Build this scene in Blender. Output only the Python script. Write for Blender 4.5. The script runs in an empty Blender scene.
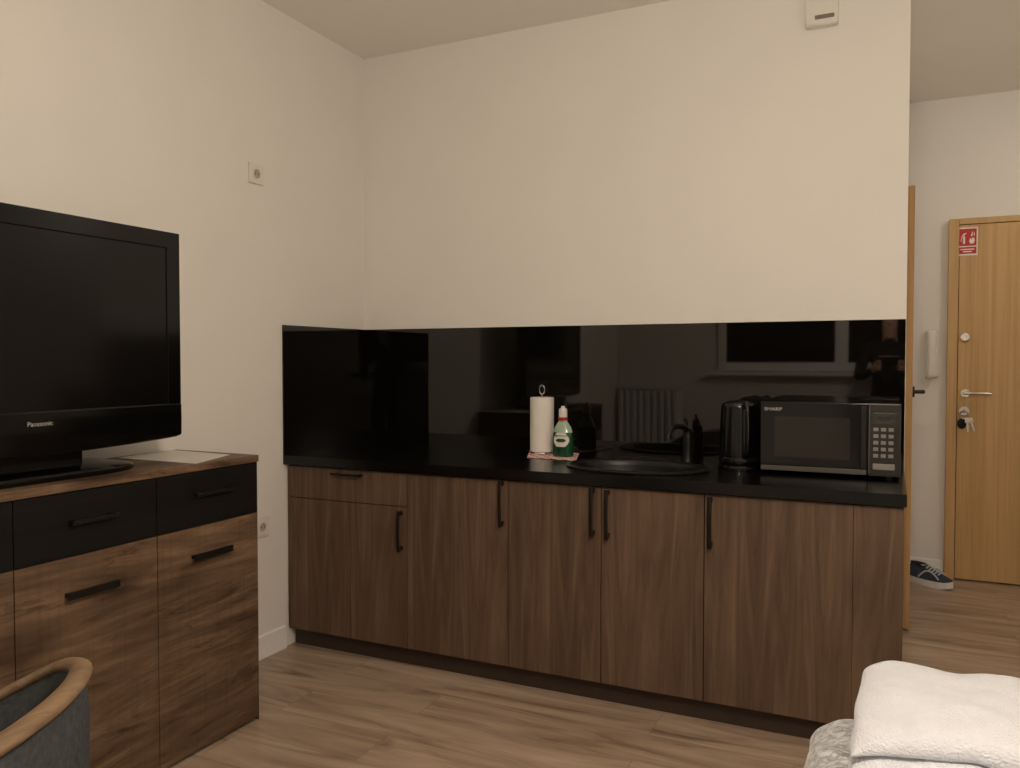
import bpy, bmesh, math, random
from mathutils import Vector, Matrix, noise
random.seed(4)
SC=bpy.context.scene; COL=bpy.context.collection
PI=math.pi
SC.view_settings.view_transform='Standard'
# ---------------------------------------------------------------- camera
F,T,P_,CX,CY,CH=806.5,0.4400,0.02862,2.46204,-3.46945,1.29388
fw=Vector((-math.sin(T)*math.cos(P_),math.cos(T)*math.cos(P_),-math.sin(P_)))
rt=Vector((math.cos(T),math.sin(T),0)); up=rt.cross(fw)
CAM=Vector((CX,CY,CH))
cd=bpy.data.cameras.new('camera'); cd.sensor_width=36; cd.lens=F*36/1020; cd.clip_start=.02
co=bpy.data.objects.new('camera',cd); COL.objects.link(co)
M=Matrix((rt,up,-fw)).transposed().to_4x4(); M.translation=CAM; co.matrix_world=M
SC.camera=co
def ray(u,v): return (fw+rt*((u-510)/F)+up*((384-v)/F))
def on_x(u,v,x): d=ray(u,v); return CAM+d*((x-CX)/d.x)
def on_y(u,v,y): d=ray(u,v); return CAM+d*((y-CY)/d.y)
def on_z(u,v,z): d=ray(u,v); return CAM+d*((z-CH)/d.z)
# ---------------------------------------------------------------- room numbers
W=2.518; DEP=.635; HC=.87; ZB=1.455; ZC=2.842; YH=1.981; YB=-4.3; XR=4.4; XH=4.0
XS,YS,ZS=.4166,-1.2505,.958
# ---------------------------------------------------------------- materials
def lin(c):
    return tuple(((x/255)/12.92 if x/255<=.04045 else ((x/255+.055)/1.055)**2.4) for x in c)+(1,)
def base(name):
    m=bpy.data.materials.new(name); m.use_nodes=True; n=m.node_tree.nodes; l=m.node_tree.links
    return m,n,l,n['Principled BSDF']
def coords(n,l,scale,rot=(0,0,0)):
    tc=n.new('ShaderNodeTexCoord'); mp=n.new('ShaderNodeMapping'); mp.inputs['Scale'].default_value=scale; mp.inputs['Rotation'].default_value=rot
    l.new(tc.outputs['Object'],mp.inputs['Vector']); return mp.outputs['Vector']
def noise_n(n,l,vec,scale,detail=4,dist=0,rough=.55):
    t=n.new('ShaderNodeTexNoise'); t.inputs['Scale'].default_value=scale; t.inputs['Detail'].default_value=detail
    t.inputs['Distortion'].default_value=dist; t.inputs['Roughness'].default_value=rough
    l.new(vec,t.inputs['Vector']); return t.outputs['Fac']
def ramp(n,l,fac,stops):
    r=n.new('ShaderNodeValToRGB'); e=r.color_ramp.elements
    while len(e)<len(stops): e.new(.5)
    for i,(p,c) in enumerate(stops): e[i].position=p; e[i].color=c
    l.new(fac,r.inputs['Fac']); return r.outputs['Color']
def mix(n,l,a,b,fac,mode='MIX'):
    x=n.new('ShaderNodeMix'); x.data_type='RGBA'; x.blend_type=mode
    if isinstance(fac,(int,float)): x.inputs['Factor'].default_value=fac
    else: l.new(fac,x.inputs['Factor'])
    for s,k in ((a,6),(b,7)):
        if isinstance(s,tuple): x.inputs[k].default_value=s
        else: l.new(s,x.inputs[k])
    return x.outputs[2]
def bump(n,l,b,h,strength,dist=.001):
    k=n.new('ShaderNodeBump'); k.inputs['Strength'].default_value=strength; k.inputs['Distance'].default_value=dist
    l.new(h,k.inputs['Height']); l.new(k.outputs['Normal'],b.inputs['Normal'])
def plain(name,c,rough=.5,metal=0,spec=.5,var=.06,nscale=30,bmp=0,bscale=200,coat=0):
    m,n,l,b=base(name); c=lin(c)
    v=coords(n,l,(1,1,1)); f=noise_n(n,l,v,nscale)
    lo=tuple(x*(1-var) for x in c[:3])+(1,); hi=tuple(min(1,x*(1+var)) for x in c[:3])+(1,)
    l.new(ramp(n,l,f,[(.3,lo),(.7,hi)]),b.inputs['Base Color'])
    b.inputs['Roughness'].default_value=rough; b.inputs['Metallic'].default_value=metal; b.inputs['Specular IOR Level'].default_value=spec
    b.inputs['Coat Weight'].default_value=coat
    if bmp: bump(n,l,b,noise_n(n,l,v,bscale,2),bmp)
    return m
def wood(name,cols,axis,grain=34,along=1.3,rough=.5,spec=.3,crack=0,bstr=.15,broad=.5,fine=.35,lowc=.72,dist=1.2,knots=0):
    m,n,l,b=base(name)
    s=[grain]*3; s[axis]=along
    v=coords(n,l,tuple(s)); f=noise_n(n,l,v,1,7,dist,.62)
    s2=[grain*.22]*3; s2[axis]=along*.4
    v2=coords(n,l,tuple(s2)); f2=noise_n(n,l,v2,1,3,.8)
    c1=ramp(n,l,f,[(.28,lin(cols[0])),(.5,lin(cols[1])),(.74,lin(cols[2]))])
    c2=ramp(n,l,f2,[(.3,(lowc,lowc*.985,lowc*.97,1)),(.7,(1.12,1.12,1.12,1))])
    c=mix(n,l,c1,c2,min(1,broad*1.6),'MULTIPLY')
    s3=[grain*6]*3; s3[axis]=along*5
    f3=noise_n(n,l,coords(n,l,tuple(s3)),1,3,0)
    c=mix(n,l,c,ramp(n,l,f3,[(.35,(.74,.73,.72,1)),(.55,(1,1,1,1))]),fine,'MULTIPLY')
    if crack:
        s4=[grain*.9]*3; s4[axis]=along*1.3
        f4=noise_n(n,l,coords(n,l,tuple(s4)),1,7,2.2,.7)
        c=mix(n,l,c,ramp(n,l,f4,[(.37,(.30,.27,.24,1)),(.44,(1,1,1,1))]),crack,'MULTIPLY')
    if knots:
        # saw marks across the grain
        s6=[3]*3; s6[axis]=70
        f6=noise_n(n,l,coords(n,l,tuple(s6)),1,2,.3)
        c=mix(n,l,c,ramp(n,l,f6,[(.35,(.82,.81,.80,1)),(.5,(1,1,1,1))]),.55,'MULTIPLY')
        s5=[5.5]*3; s5[axis]=2.8
        v5=coords(n,l,tuple(s5)); nt=n.new('ShaderNodeTexNoise'); nt.inputs['Scale'].default_value=2.5; l.new(v5,nt.inputs['Vector'])
        va=n.new('ShaderNodeVectorMath'); va.operation='MULTIPLY_ADD'; l.new(nt.outputs['Color'],va.inputs[0]); va.inputs[1].default_value=(.35,.35,.35); l.new(v5,va.inputs[2])
        vt=n.new('ShaderNodeTexVoronoi'); vt.inputs['Scale'].default_value=1; l.new(va.outputs[0],vt.inputs['Vector'])
        c=mix(n,l,c,ramp(n,l,vt.outputs['Distance'],[(.16,(.26,.22,.19,1)),(.30,(.66,.62,.58,1)),(.48,(1,1,1,1))]),knots,'MULTIPLY')
    l.new(c,b.inputs['Base Color']); b.inputs['Roughness'].default_value=rough; b.inputs['Specular IOR Level'].default_value=spec
    bump(n,l,b,f3,bstr,.0006)
    return m
def floor_mat():
    m,n,l,b=base('oak_laminate')
    v=coords(n,l,(1,1,1))
    br=n.new('ShaderNodeTexBrick'); br.offset=.37; br.inputs['Scale'].default_value=1
    br.inputs['Brick Width'].default_value=1.29; br.inputs['Row Height'].default_value=.193
    br.inputs['Mortar Size'].default_value=.0008; br.inputs['Mortar Smooth'].default_value=.1
    br.inputs['Color1'].default_value=(0,0,0,1); br.inputs['Color2'].default_value=(1,1,1,1); br.inputs['Mortar'].default_value=(.5,.5,.5,1)
    l.new(v,br.inputs['Vector'])
    vm=n.new('ShaderNodeVectorMath'); vm.operation='MULTIPLY_ADD'
    l.new(br.outputs['Color'],vm.inputs[0]); vm.inputs[1].default_value=(7,13,5); l.new(v,vm.inputs[2])
    def grain(sx,sy,det,dist):
        mp=n.new('ShaderNodeMapping'); mp.inputs['Scale'].default_value=(sx,sy,1); l.new(vm.outputs[0],mp.inputs['Vector'])
        return noise_n(n,l,mp.outputs['Vector'],1,det,dist,.6)
    g1=grain(1.2,8.5,5,1.8); g2=grain(5,90,3,.3); g3=grain(.9,4.5,3,.8)
    c=ramp(n,l,g1,[(.28,lin((131,110,92))),(.46,lin((176,154,134))),(.70,lin((202,181,160)))])
    c=mix(n,l,c,ramp(n,l,g2,[(.35,(.87,.86,.85,1)),(.6,(1,1,1,1))]),.55,'MULTIPLY')
    c=mix(n,l,c,ramp(n,l,g3,[(.3,(.78,.77,.76,1)),(.7,(1.06,1.06,1.06,1))]),.85,'MULTIPLY')
    c=mix(n,l,c,ramp(n,l,br.outputs['Color'],[(0,(.94,.93,.92,1)),(1,(1.04,1.04,1.04,1))]),1,'MULTIPLY')
    c=mix(n,l,c,lin((126,105,89)),br.outputs['Fac'])
    l.new(c,b.inputs['Base Color']); b.inputs['Roughness'].default_value=.33; b.inputs['Specular IOR Level'].default_value=.42
    bump(n,l,b,g2,.05,.0005)
    return m
WALL=plain('wall_paint',(235,232,226),.9,spec=.15,var=.012,nscale=3,bmp=.08,bscale=260)
CEIL=plain('ceiling_paint',(244,240,233),.95,spec=.1,var=.012,nscale=2)
WHITE=plain('white_gloss_paint',(246,245,242),.45,var=.02)
PLAST=plain('white_plastic',(228,225,217),.4,var=.02)
FLOOR=floor_mat()
WALNUT=wood('walnut_laminate',[(77,59,47),(103,82,66),(124,102,83)],2,13,.85,.5,broad=.55,fine=.33,lowc=.66,dist=2.2)
CARC=plain('dark_carcass',(48,38,31),.6)
PLINTH=plain('plinth_brown',(58,45,37),.55)
RUST=wood('rustic_oak',[(80,62,49),(114,91,71),(144,118,95)],1,13,1.5,.55,crack=.6,bstr=.3,broad=.52,fine=.38,lowc=.70,dist=2.2,knots=.7)
SBLACK=wood('black_stained_wood',[(16,15,15),(22,21,21),(27,26,26)],1,40,1.5,.6,spec=.2)
HBLACK=plain('black_metal',(26,23,21),.4,metal=.3)
HBRONZE=plain('dark_bronze_metal',(40,33,29),.35,metal=.6)
GLASSB=plain('black_glass_panel',(11,9,6),.03,spec=.60,var=.02)
WTOP=plain('black_worktop',(10,9,9),.22,spec=.38,var=.2,nscale=300,bmp=.02)
SINKM=plain('black_composite',(15,14,14),.35,spec=.38,var=.25,nscale=400)
FAUC=plain('black_tap_finish',(13,12,12),.4,spec=.35)
KBLACK=plain('kettle_black_plastic',(11,10,10),.22,spec=.45)
KGLOSS=plain('kettle_gloss_band',(26,25,25),.12,spec=.5)
TVB=plain('television_gloss_black',(8,8,8),.12,spec=.36)
TVS=plain('television_screen_glass',(14,12,12),.13,spec=.34,var=.03)
SILV=plain('silver_plastic',(176,172,166),.5)
CHROME=plain('chrome',(205,200,192),.18,metal=1)
MWB=plain('microwave_black',(9,9,9),.1,spec=.42)
MWG=plain('microwave_window',(36,32,28),.08,spec=.42,var=.1,nscale=600)
MWS=plain('microwave_grey',(92,88,83),.35,metal=.4)
MWD=plain('microwave_dark_trim',(26,25,24),.25)
MWP=plain('microwave_panel_grey',(54,52,49),.32,metal=.4)
LCD=plain('display_grey',(62,64,57),.25)
BTN=plain('key_grey',(136,132,126),.45)
PAPER=plain('kitchen_paper',(238,234,226),.95,var=.02,bmp=.3,bscale=120)
SHEET=plain('white_paper',(218,214,206),.85,var=.01)
GREEN=plain('green_soap',(20,70,42),.12,spec=.6)
PALEG=plain('pale_green_plastic',(168,190,164),.12,spec=.6)
CLEARW=plain('white_label',(226,224,216),.5)
REDC=plain('red_cap',(176,34,34),.4)
def cloth_pink():
    m,n,l,b=base('pink_check_cloth')
    v=coords(n,l,(38,38,38)); ck=n.new('ShaderNodeTexChecker'); ck.inputs['Scale'].default_value=1
    ck.inputs['Color1'].default_value=lin((206,130,138)); ck.inputs['Color2'].default_value=lin((232,216,210)); l.new(v,ck.inputs['Vector'])
    l.new(ck.outputs['Color'],b.inputs['Base Color']); b.inputs['Roughness'].default_value=.9
    return m
PINK=cloth_pink()
OAK=wood('honey_oak_veneer',[(188,152,103),(202,166,116),(211,177,128)],2,46,.8,.5,bstr=.03,broad=.25,fine=.2,lowc=.9,dist=.6)
CHOAK=wood('chair_oak',[(104,84,64),(132,108,84),(152,128,103)],1,30,5,.45,broad=.3)
CHFAB=plain('dark_grey_upholstery',(68,71,72),.95,var=.25,nscale=90,bmp=.6,bscale=420,spec=.15)
def towel_mat():
    m,n,l,b=base('white_terry'); v=coords(n,l,(1,1,1))
    f=noise_n(n,l,v,210,3); g=noise_n(n,l,v,20,3)
    l.new(ramp(n,l,g,[(.3,lin((236,240,248))),(.7,lin((243,247,255)))]),b.inputs['Base Color'])
    b.inputs['Roughness'].default_value=1; b.inputs['Specular IOR Level'].default_value=.1; b.inputs['Sheen Weight'].default_value=.25
    bump(n,l,b,f,1,.007); return m
TOWEL=towel_mat()
def quilt_mat():
    m,n,l,b=base('silver_crushed_velvet'); v=coords(n,l,(1,1,1))
    f=noise_n(n,l,v,42,5,1.5)
    l.new(ramp(n,l,f,[(.37,lin((138,140,145))),(.5,lin((182,184,188))),(.64,lin((224,225,228)))]),b.inputs['Base Color'])
    b.inputs['Roughness'].default_value=.6; b.inputs['Sheen Weight'].default_value=.5
    bump(n,l,b,f,.9,.008); return m
QUILT=quilt_mat()
BEDF=plain('grey_bed_fabric',(110,108,106),.95,bmp=.4)
REDS=plain('sign_red',(188,44,40),.5); SIGNW=plain('sign_white',(238,234,226),.5)
NAVY=plain('shoe_blue_grey_mesh',(58,66,84),.85,var=.2,bmp=.4,bscale=300); SOLE=plain('shoe_sole_white',(230,230,230),.6); LACE=plain('shoe_lace',(196,200,206),.8); DARK=plain('matt_black',(14,14,16),.9)
NIGHT=plain('night_glass',(8,9,12),.05,spec=.5)
SKIN=plain('skin',(206,164,140),.55); JACK=plain('dark_jacket',(24,24,27),.9,bmp=.3); TROU=plain('dark_trousers',(28,32,42),.9,bmp=.3); HAIR=plain('brown_hair',(46,34,26),.6); PHONE=plain('phone_black',(12,12,13),.15)
# ---------------------------------------------------------------- mesh helpers
def box(bm,x0,x1,y0,y1,z0,z1,bev=0,seg=2):
    mt=Matrix.Translation(((x0+x1)/2,(y0+y1)/2,(z0+z1)/2))@Matrix.Diagonal((abs(x1-x0),abs(y1-y0),abs(z1-z0),1))
    g=bmesh.ops.create_cube(bm,size=1,matrix=mt)
    if bev: bmesh.ops.bevel(bm,geom=list({e for v in g['verts'] for e in v.link_edges}),offset=bev,segments=seg,profile=.5,affect='EDGES')
    return bm
def B(*a,**k): return box(bmesh.new(),*a,**k)
def cyl(bm,p0,p1,r0,r1=None,seg=24):
    p0=Vector(p0);p1=Vector(p1); d=p1-p0
    q=d.to_track_quat('Z','Y').to_matrix().to_4x4(); q.translation=(p0+p1)/2
    bmesh.ops.create_cone(bm,cap_ends=True,cap_tris=False,segments=seg,radius1=r0,radius2=r0 if r1 is None else r1,depth=d.length,matrix=q); return bm
def CYL(*a,**k): return cyl(bmesh.new(),*a,**k)
def lathe(bm,prof,c=(0,0,0),seg=40,sx=1,sy=1,M=None,cap=True):
    c=Vector(c); rings=[]
    for r,z in prof:
        ring=[]
        for i in range(seg):
            a=2*PI*i/seg; p=Vector((r*sx*math.cos(a),r*sy*math.sin(a),z))
            ring.append(bm.verts.new((M@p if M else p)+c))
        rings.append(ring)
    for a,b in zip(rings,rings[1:]):
        for i in range(seg): bm.faces.new((a[i],a[(i+1)%seg],b[(i+1)%seg],b[i]))
    if cap: bm.faces.new(rings[0][::-1]); bm.faces.new(rings[-1])
    return bm
def LATHE(*a,**k): return lathe(bmesh.new(),*a,**k)
def tube(bm,pts,ra,rb=None,seg=12,closed=False,upv=(0,0,1)):
    pts=[Vector(p) for p in pts]; rb=ra if rb is None else rb; n=len(pts); rings=[]; u=Vector(upv)
    fa=ra if callable(ra) else (lambda t:ra); fb=rb if callable(rb) else (lambda t:rb)
    for i,p in enumerate(pts):
        if closed: t=pts[(i+1)%n]-pts[i-1]
        else: t=pts[min(i+1,n-1)]-pts[max(i-1,0)]
        t.normalize(); s=t.cross(u)
        if s.length<1e-4: s=t.cross(Vector((1,0.01,0)))
        s.normalize(); w=s.cross(t)
        k=i/max(1,n-1)
        rings.append([bm.verts.new(p+s*fa(k)*math.cos(2*PI*j/seg)+w*fb(k)*math.sin(2*PI*j/seg)) for j in range(seg)])
    for i in range(n if closed else n-1):
        a=rings[i]; b=rings[(i+1)%n]
        for j in range(seg): bm.faces.new((a[j],a[(j+1)%seg],b[(j+1)%seg],b[j]))
    if not closed: bm.faces.new(rings[0][::-1]); bm.faces.new(rings[-1])
    return bm
def TUBE(*a,**k): return tube(bmesh.new(),*a,**k)
def prism(bm,pts,fn,t):   # pts 2-D, fn(a,b,h)->3-D, thickness t along h
    lo=[bm.verts.new(fn(a,b,0)) for a,b in pts]; hi=[bm.verts.new(fn(a,b,t)) for a,b in pts]; n=len(pts)
    bm.faces.new(lo[::-1]); bm.faces.new(hi)
    for i in range(n): bm.faces.new((lo[i],lo[(i+1)%n],hi[(i+1)%n],hi[i]))
    return bm
def softbox(bm,c,h,r,cuts=14,amp=0,freq=5,seed=0):
    g=bmesh.ops.create_cube(bm,size=2); vs=g['verts']
    es=list({e for v in vs for e in v.link_edges})
    bmesh.ops.subdivide_edges(bm,edges=es,cuts=cuts,use_grid_fill=True)
    for v in bm.verts:
        p=Vector((v.co.x*h[0],v.co.y*h[1],v.co.z*h[2]))
        e=[min(r,h[i]*.98) for i in range(3)]
        q=Vector([max(-(h[i]-e[i]),min(h[i]-e[i],p[i])) for i in range(3)])
        d=p-q
        if d.length>1e-6:
            nrm=Vector([d[i]/e[i] for i in range(3)]).normalized(); p=q+Vector([nrm[i]*e[i] for i in range(3)])
            p+=(p-q).normalized()*noise.noise(p*freq+Vector((seed,seed*2,0)))*amp
        v.co=p+Vector(c)
    return bm
ORG={}
def bbase(bm):
    xs=[v.co for v in bm.verts]; a=[min(p[i] for p in xs) for i in range(3)]; b=[max(p[i] for p in xs) for i in range(3)]
    return Vector(((a[0]+b[0])/2,(a[1]+b[1])/2,a[2]))
def obj(name,bm,m,parent=None,label=None,ang=38,sub=0,smooth=True):
    bmesh.ops.recalc_face_normals(bm,faces=bm.faces)
    o0=ORG[parent.name] if parent else bbase(bm)
    bmesh.ops.translate(bm,vec=-o0,verts=bm.verts)
    me=bpy.data.meshes.new(name); bm.to_mesh(me); bm.free()
    me.materials.append(m)
    o=bpy.data.objects.new(name,me); COL.objects.link(o)
    if smooth:
        me.polygons.foreach_set('use_smooth',[True]*len(me.polygons)); me.set_sharp_from_angle(angle=math.radians(ang))
        if not sub:
            wn=o.modifiers.new('weighted_normals','WEIGHTED_NORMAL'); wn.keep_sharp=True; wn.weight=100
    if parent: o.parent=parent
    else: o.location=o0
    ORG[o.name]=o0
    if sub: md=o.modifiers.new('subdivision','SUBSURF'); md.levels=sub; md.render_levels=sub
    if label: o['label']=label
    return o
def thing(name,loc,label,cat,group=None):
    o=bpy.data.objects.new(name,None); COL.objects.link(o); o.location=loc; o.empty_display_size=.1
    ORG[o.name]=Vector(loc); o['label']=label; o['category']=cat
    if group: o['group']=group
    return o
def tag(o,label,cat,group=None):
    o['label']=label; o['category']=cat
    if group: o['group']=group
    return o
def struct(name,bm,m,parent=None,**k):
    o=obj(name,bm,m,parent,**k)
    if not parent: o['kind']='structure'
    return o
def lettering(name,body,size,at,xa,ya,m,parent,label=None,ext=.0006,sx=1):
    cu=bpy.data.curves.new('txt','FONT'); cu.body=body; cu.size=size; cu.align_x='CENTER'; cu.align_y='CENTER'; cu.extrude=ext
    ob=bpy.data.objects.new('txt',cu); COL.objects.link(ob); bpy.context.view_layer.update()
    me=bpy.data.meshes.new_from_object(ob.evaluated_get(bpy.context.evaluated_depsgraph_get()))
    bpy.data.objects.remove(ob); bm=bmesh.new(); bm.from_mesh(me); bpy.data.meshes.remove(me)
    xa=Vector(xa);ya=Vector(ya); MM=Matrix((xa*sx,ya,xa.cross(ya))).transposed().to_4x4(); MM.translation=Vector(at)
    bmesh.ops.transform(bm,matrix=MM,verts=bm.verts)
    return obj(name,bm,m,parent,label=label,smooth=False)
def smooth(pts,k=5):
    out=[]; n=len(pts)
    for i in range(n-1):
        p0=pts[max(i-1,0)];p1=pts[i];p2=pts[i+1];p3=pts[min(i+2,n-1)]
        for j in range(k):
            t=j/k; out.append(.5*((2*p1)+(p2-p0)*t+(2*p0-5*p1+4*p2-p3)*t*t+(3*p1-p0-3*p2+p3)*t**3))
    out.append(pts[-1]); return out
# ================================================================ ROOM SHELL
struct('floor',B(-.1,XR+.1,YB-.1,YH+.1,-.1,0),FLOOR)
struct('ceiling',B(-.1,XR+.1,YB-.1,YH+.1,ZC,ZC+.1),CEIL)
struct('wall_left',B(-.1,0,YB-.1,YH+.1,0,ZC),WALL)
struct('wall_back',B(0,W,0,.12,0,ZC),WALL)
struct('wall_hall_left',B(W-.12,W,.12,YH,0,ZC),WALL)
struct('wall_hall_end',B(W-.12,XR+.1,YH,YH+.1,0,ZC),WALL)
struct('wall_hall_right',B(XH,XR+.1,0,YH,0,ZC),WALL)
struct('wall_right',B(XR,XR+.1,YB-.1,0,0,ZC),WALL)
struct('wall_front',B(0,XR,YB-.1,YB,0,ZC),WALL)
def baseboard(name,x0,x1,y0,y1):
    bm=B(x0,x1,y0,y1,.0,.105)
    bmesh.ops.bevel(bm,geom=[e for e in bm.edges if all(v.co.z>.1 for v in e.verts)],offset=.006,segments=3,affect='EDGES')
    return struct(name,bm,WHITE)
baseboard('baseboard_left',0,.015,YB,-DEP-.001)
baseboard('baseboard_front',.016,XR,YB,YB+.015)
baseboard('baseboard_hall_left',W,W+.015,1.66,YH-.016)
xdoor0=on_y(945,500,YH-.02).x
baseboard('baseboard_hall_end',W+.016,xdoor0-.005,YH-.015,YH)
baseboard('baseboard_right',XR-.015,XR,YB+.016,-.001)
# window behind the camera (seen in the black panels)
wx0,wx1,wz0,wz1=1.00,3.20,1.20,2.40
w=thing('window_1',((wx0+wx1)/2,YB,wz0),'',''); del w['label'],w['category']; w['kind']='structure'
bm=bmesh.new()
for a,b in ((wx0,wx0+.07),(wx1-.07,wx1),(2.02,2.13)): box(bm,a,b,YB,YB+.05,wz0,wz1,.006)
for a,b in ((wz0,wz0+.08),(wz1-.08,wz1)): box(bm,wx0+.07,wx1-.07,YB,YB+.048,a,b,.006)
obj('window_frame',bm,WHITE,w)
obj('window_pane',B(wx0+.05,wx1-.05,YB,YB+.02,wz0+.05,wz1-.05),NIGHT,w)
obj('window_sill',B(wx0-.08,wx1+.08,YB,YB+.14,wz0-.04,wz0-.005,.006),WHITE,w)
# radiator
rd=thing('radiator',(.35,YB+.1,0),'white ribbed radiator on the wall behind the camera, left of the dark window','radiator')
obj('top_grille',B(.045,.665,YB+.035,YB+.125,1.02,1.04,.004),WHITE,rd)
obj('panel',B(.05,.66,YB+.04,YB+.085,.45,1.02,.006),WHITE,rd)
for i in range(9): obj('rib',B(.055+i*.0675,.095+i*.0675,YB+.086,YB+.135,.47,1.01,.012),WHITE,rd)
for x in (.12,.58): obj('pipe',CYL((x,YB+.06,.0),(x,YB+.06,.46),.011),WHITE,rd)
# ================================================================ KITCHEN
YF=-(DEP-.022)
def X(px,v=560): return on_y(px,v,YF).x
def Zf(px,v): return on_y(px,v,YF).z
zt=HC-.045; zb=(Zf(300,631)+Zf(820,721))/2
x0=.006; xA=X(350);xB=X(407);xC=X(508);xD=X(601);xE=X(704);xF=X(853);xG=X(904)
def vhandle(par,x,z0,z1):
    y=YF-.028; bm=bmesh.new()
    n=10; pts=[(x,y-.004*math.sin(PI*i/n),z0+(z1-z0)*i/n) for i in range(n+1)]
    tube(bm,pts,.0075,.004,seg=10,upv=(0,1,0))
    for z in (z0+.012,z1-.012): box(bm,x-.006,x+.006,y,YF+.001,z-.008,z+.008,.002)
    return obj('handle',bm,HBRONZE,par)
def vh(par,u,v0,v1):
    a=on_y(u,v0,YF-.028); b=on_y(u,v1,YF-.028); return vhandle(par,a.x,b.z,a.z)
def hhandle_y(par,xc,z,w):
    y=YF-.026; bm=box(bmesh.new(),xc-w/2,xc+w/2,y-.004,y+.004,z-.006,z+.006,.003)
    for s in (-1,1): box(bm,xc+s*(w/2-.014)-.006,xc+s*(w/2-.014)+.006,y,YF+.001,z-.005,z+.005,.001)
    return obj('handle',bm,HBRONZE,par)
G=.0018
def door(name,par,a,b,z0=None,z1=None,ga=G,gb=G):
    return obj(name,B(a+ga,b-gb,YF,YF+.018,(zb if z0 is None else z0)+G,(zt if z1 is None else z1)-G,.0010),WALNUT,par)
def unit(a,b,label):
    t=thing('base_cabinet',((a+b)/2,-DEP/2,zb),label,'cabinet','kitchen base cabinets')
    a+=.001;b-=.001;f=YF+.021;k=-.012; z1=zt+.003
    bm=bmesh.new(); box(bm,a,a+.016,f,k,zb,z1); box(bm,b-.016,b,f,k,zb,z1); box(bm,a+.016,b-.016,f,k,zb,zb+.016); box(bm,a+.016,b-.016,k-.006,k,zb+.016,z1)
    obj('body',bm,CARC,t); return t
zd=(Zf(300,500)+Zf(400,504))/2
c1=unit(x0,xB,'walnut kitchen cabinet beside the left wall with a drawer over doors')
d=door('drawer',c1,x0,xB,zd,zt); p=on_y(345,475,YF-.026); hhandle_y(d,p.x,p.z,.16)
door('filler_panel',c1,x0,xA,zb,zd)
d=door('door',c1,xA,xB,zb,zd); vh(d,398,511,552)
c2=unit(xB,xC,'walnut single-door cabinet between the drawer cabinet and the sink cabinet')
d=door('door',c2,xB,xC); vh(d,499.5,481,527)
c3=unit(xC,xE,'walnut double-door cabinet under the sink with paired dark handles')
d=door('door',c3,xC,xD); vh(d,591,488,537)
d=door('door',c3,xD,xE); vh(d,606,490,540)
c4=unit(xE,xG,'wide walnut cabinet under the microwave at the hallway end')
d=door('door',c4,xE,xF,gb=.0005); vh(d,709.5,497,549)
door('filler_panel',c4,xF,xG,ga=.0005)
tag(obj('plinth',B(x0+.002,xG-.002,YF+.045,YF+.06,.0,zb-.003),PLINTH),'dark brown plinth board along the floor under the walnut cabinets','plinth')
# worktop with sink cut-out
sc=Vector((on_z(645,464,HC).x,-.365,HC)); RX,RY=.285,.205
def holed(bm,x0,x1,y0,y1,c,rx,ry,z0,z1,seg=48):
    o=[bm.verts.new((x,y,z1)) for x,y in ((x0,y0),(x1,y0),(x1,y1),(x0,y1))]
    i=[bm.verts.new((c.x+rx*math.cos(2*PI*k/seg),c.y+ry*math.sin(2*PI*k/seg),z1)) for k in range(seg)]
    es=[bm.edges.new((o[k],o[(k+1)%4])) for k in range(4)]+[bm.edges.new((i[k],i[(k+1)%seg])) for k in range(seg)]
    bmesh.ops.triangle_fill(bm,use_beauty=True,use_dissolve=False,edges=es)
    for f in list(bm.faces):
        if all((v in i) for v in f.verts): bm.faces.remove(f)
    g=bmesh.ops.extrude_face_region(bm,geom=list(bm.faces)); vs=[v for v in g['geom'] if isinstance(v,bmesh.types.BMVert)]
    bmesh.ops.translate(bm,vec=(0,0,z0-z1),verts=vs); return bm
tag(obj('worktop',holed(bmesh.new(),.0005,xG+.006,-DEP,-.0005,sc,RX-.012,RY-.012,HC-.04,HC),WTOP,ang=30),'black worktop running along the whole kitchenette','worktop')
tag(obj('backsplash_panel',B(.0069,W-.002,-.0065,-.0005,HC,ZB),GLASSB,smooth=False),'long glossy black backsplash panel on the back wall','backsplash','black backsplash panels')
tag(obj('backsplash_panel',B(.0005,.0065,-DEP,-.0005,HC,ZB),GLASSB,smooth=False),'short glossy black backsplash panel on the left wall','backsplash','black backsplash panels')
# sink
sk=thing('sink',tuple(sc),'rounded black sink set into the worktop','sink')
def ell(bm,prof,c,seg=64):   # (inset, z): ellipse shrinking evenly
    rings=[]
    for ins,z in prof:
        rings.append([bm.verts.new((c.x+max(.001,RX-ins)*math.cos(2*PI*i/seg),c.y+max(.001,RY-ins)*math.sin(2*PI*i/seg),c.z+z)) for i in range(seg)])
    for a,b in zip(rings,rings[1:]):
        for i in range(seg): bm.faces.new((a[i],a[(i+1)%seg],b[(i+1)%seg],b[i]))
    return bm
obj('basin',ell(bmesh.new(),[(.03,.0008),(0,.0008),(-.002,.006),(.004,.010),(.028,.010),(.036,.004),(.04,-.015),(.055,-.13),(.09,-.155),(.165,-.16),(.165,-.165),(.085,-.16),(.05,-.135),(.034,-.015),(.03,.0008)],sc),SINKM,sk,ang=50)
obj('drain',LATHE([(.045,-.159),(.045,-.156),(.03,-.154),(.028,-.158),(.001,-.158)],sc,32),CHROME,sk)
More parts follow.
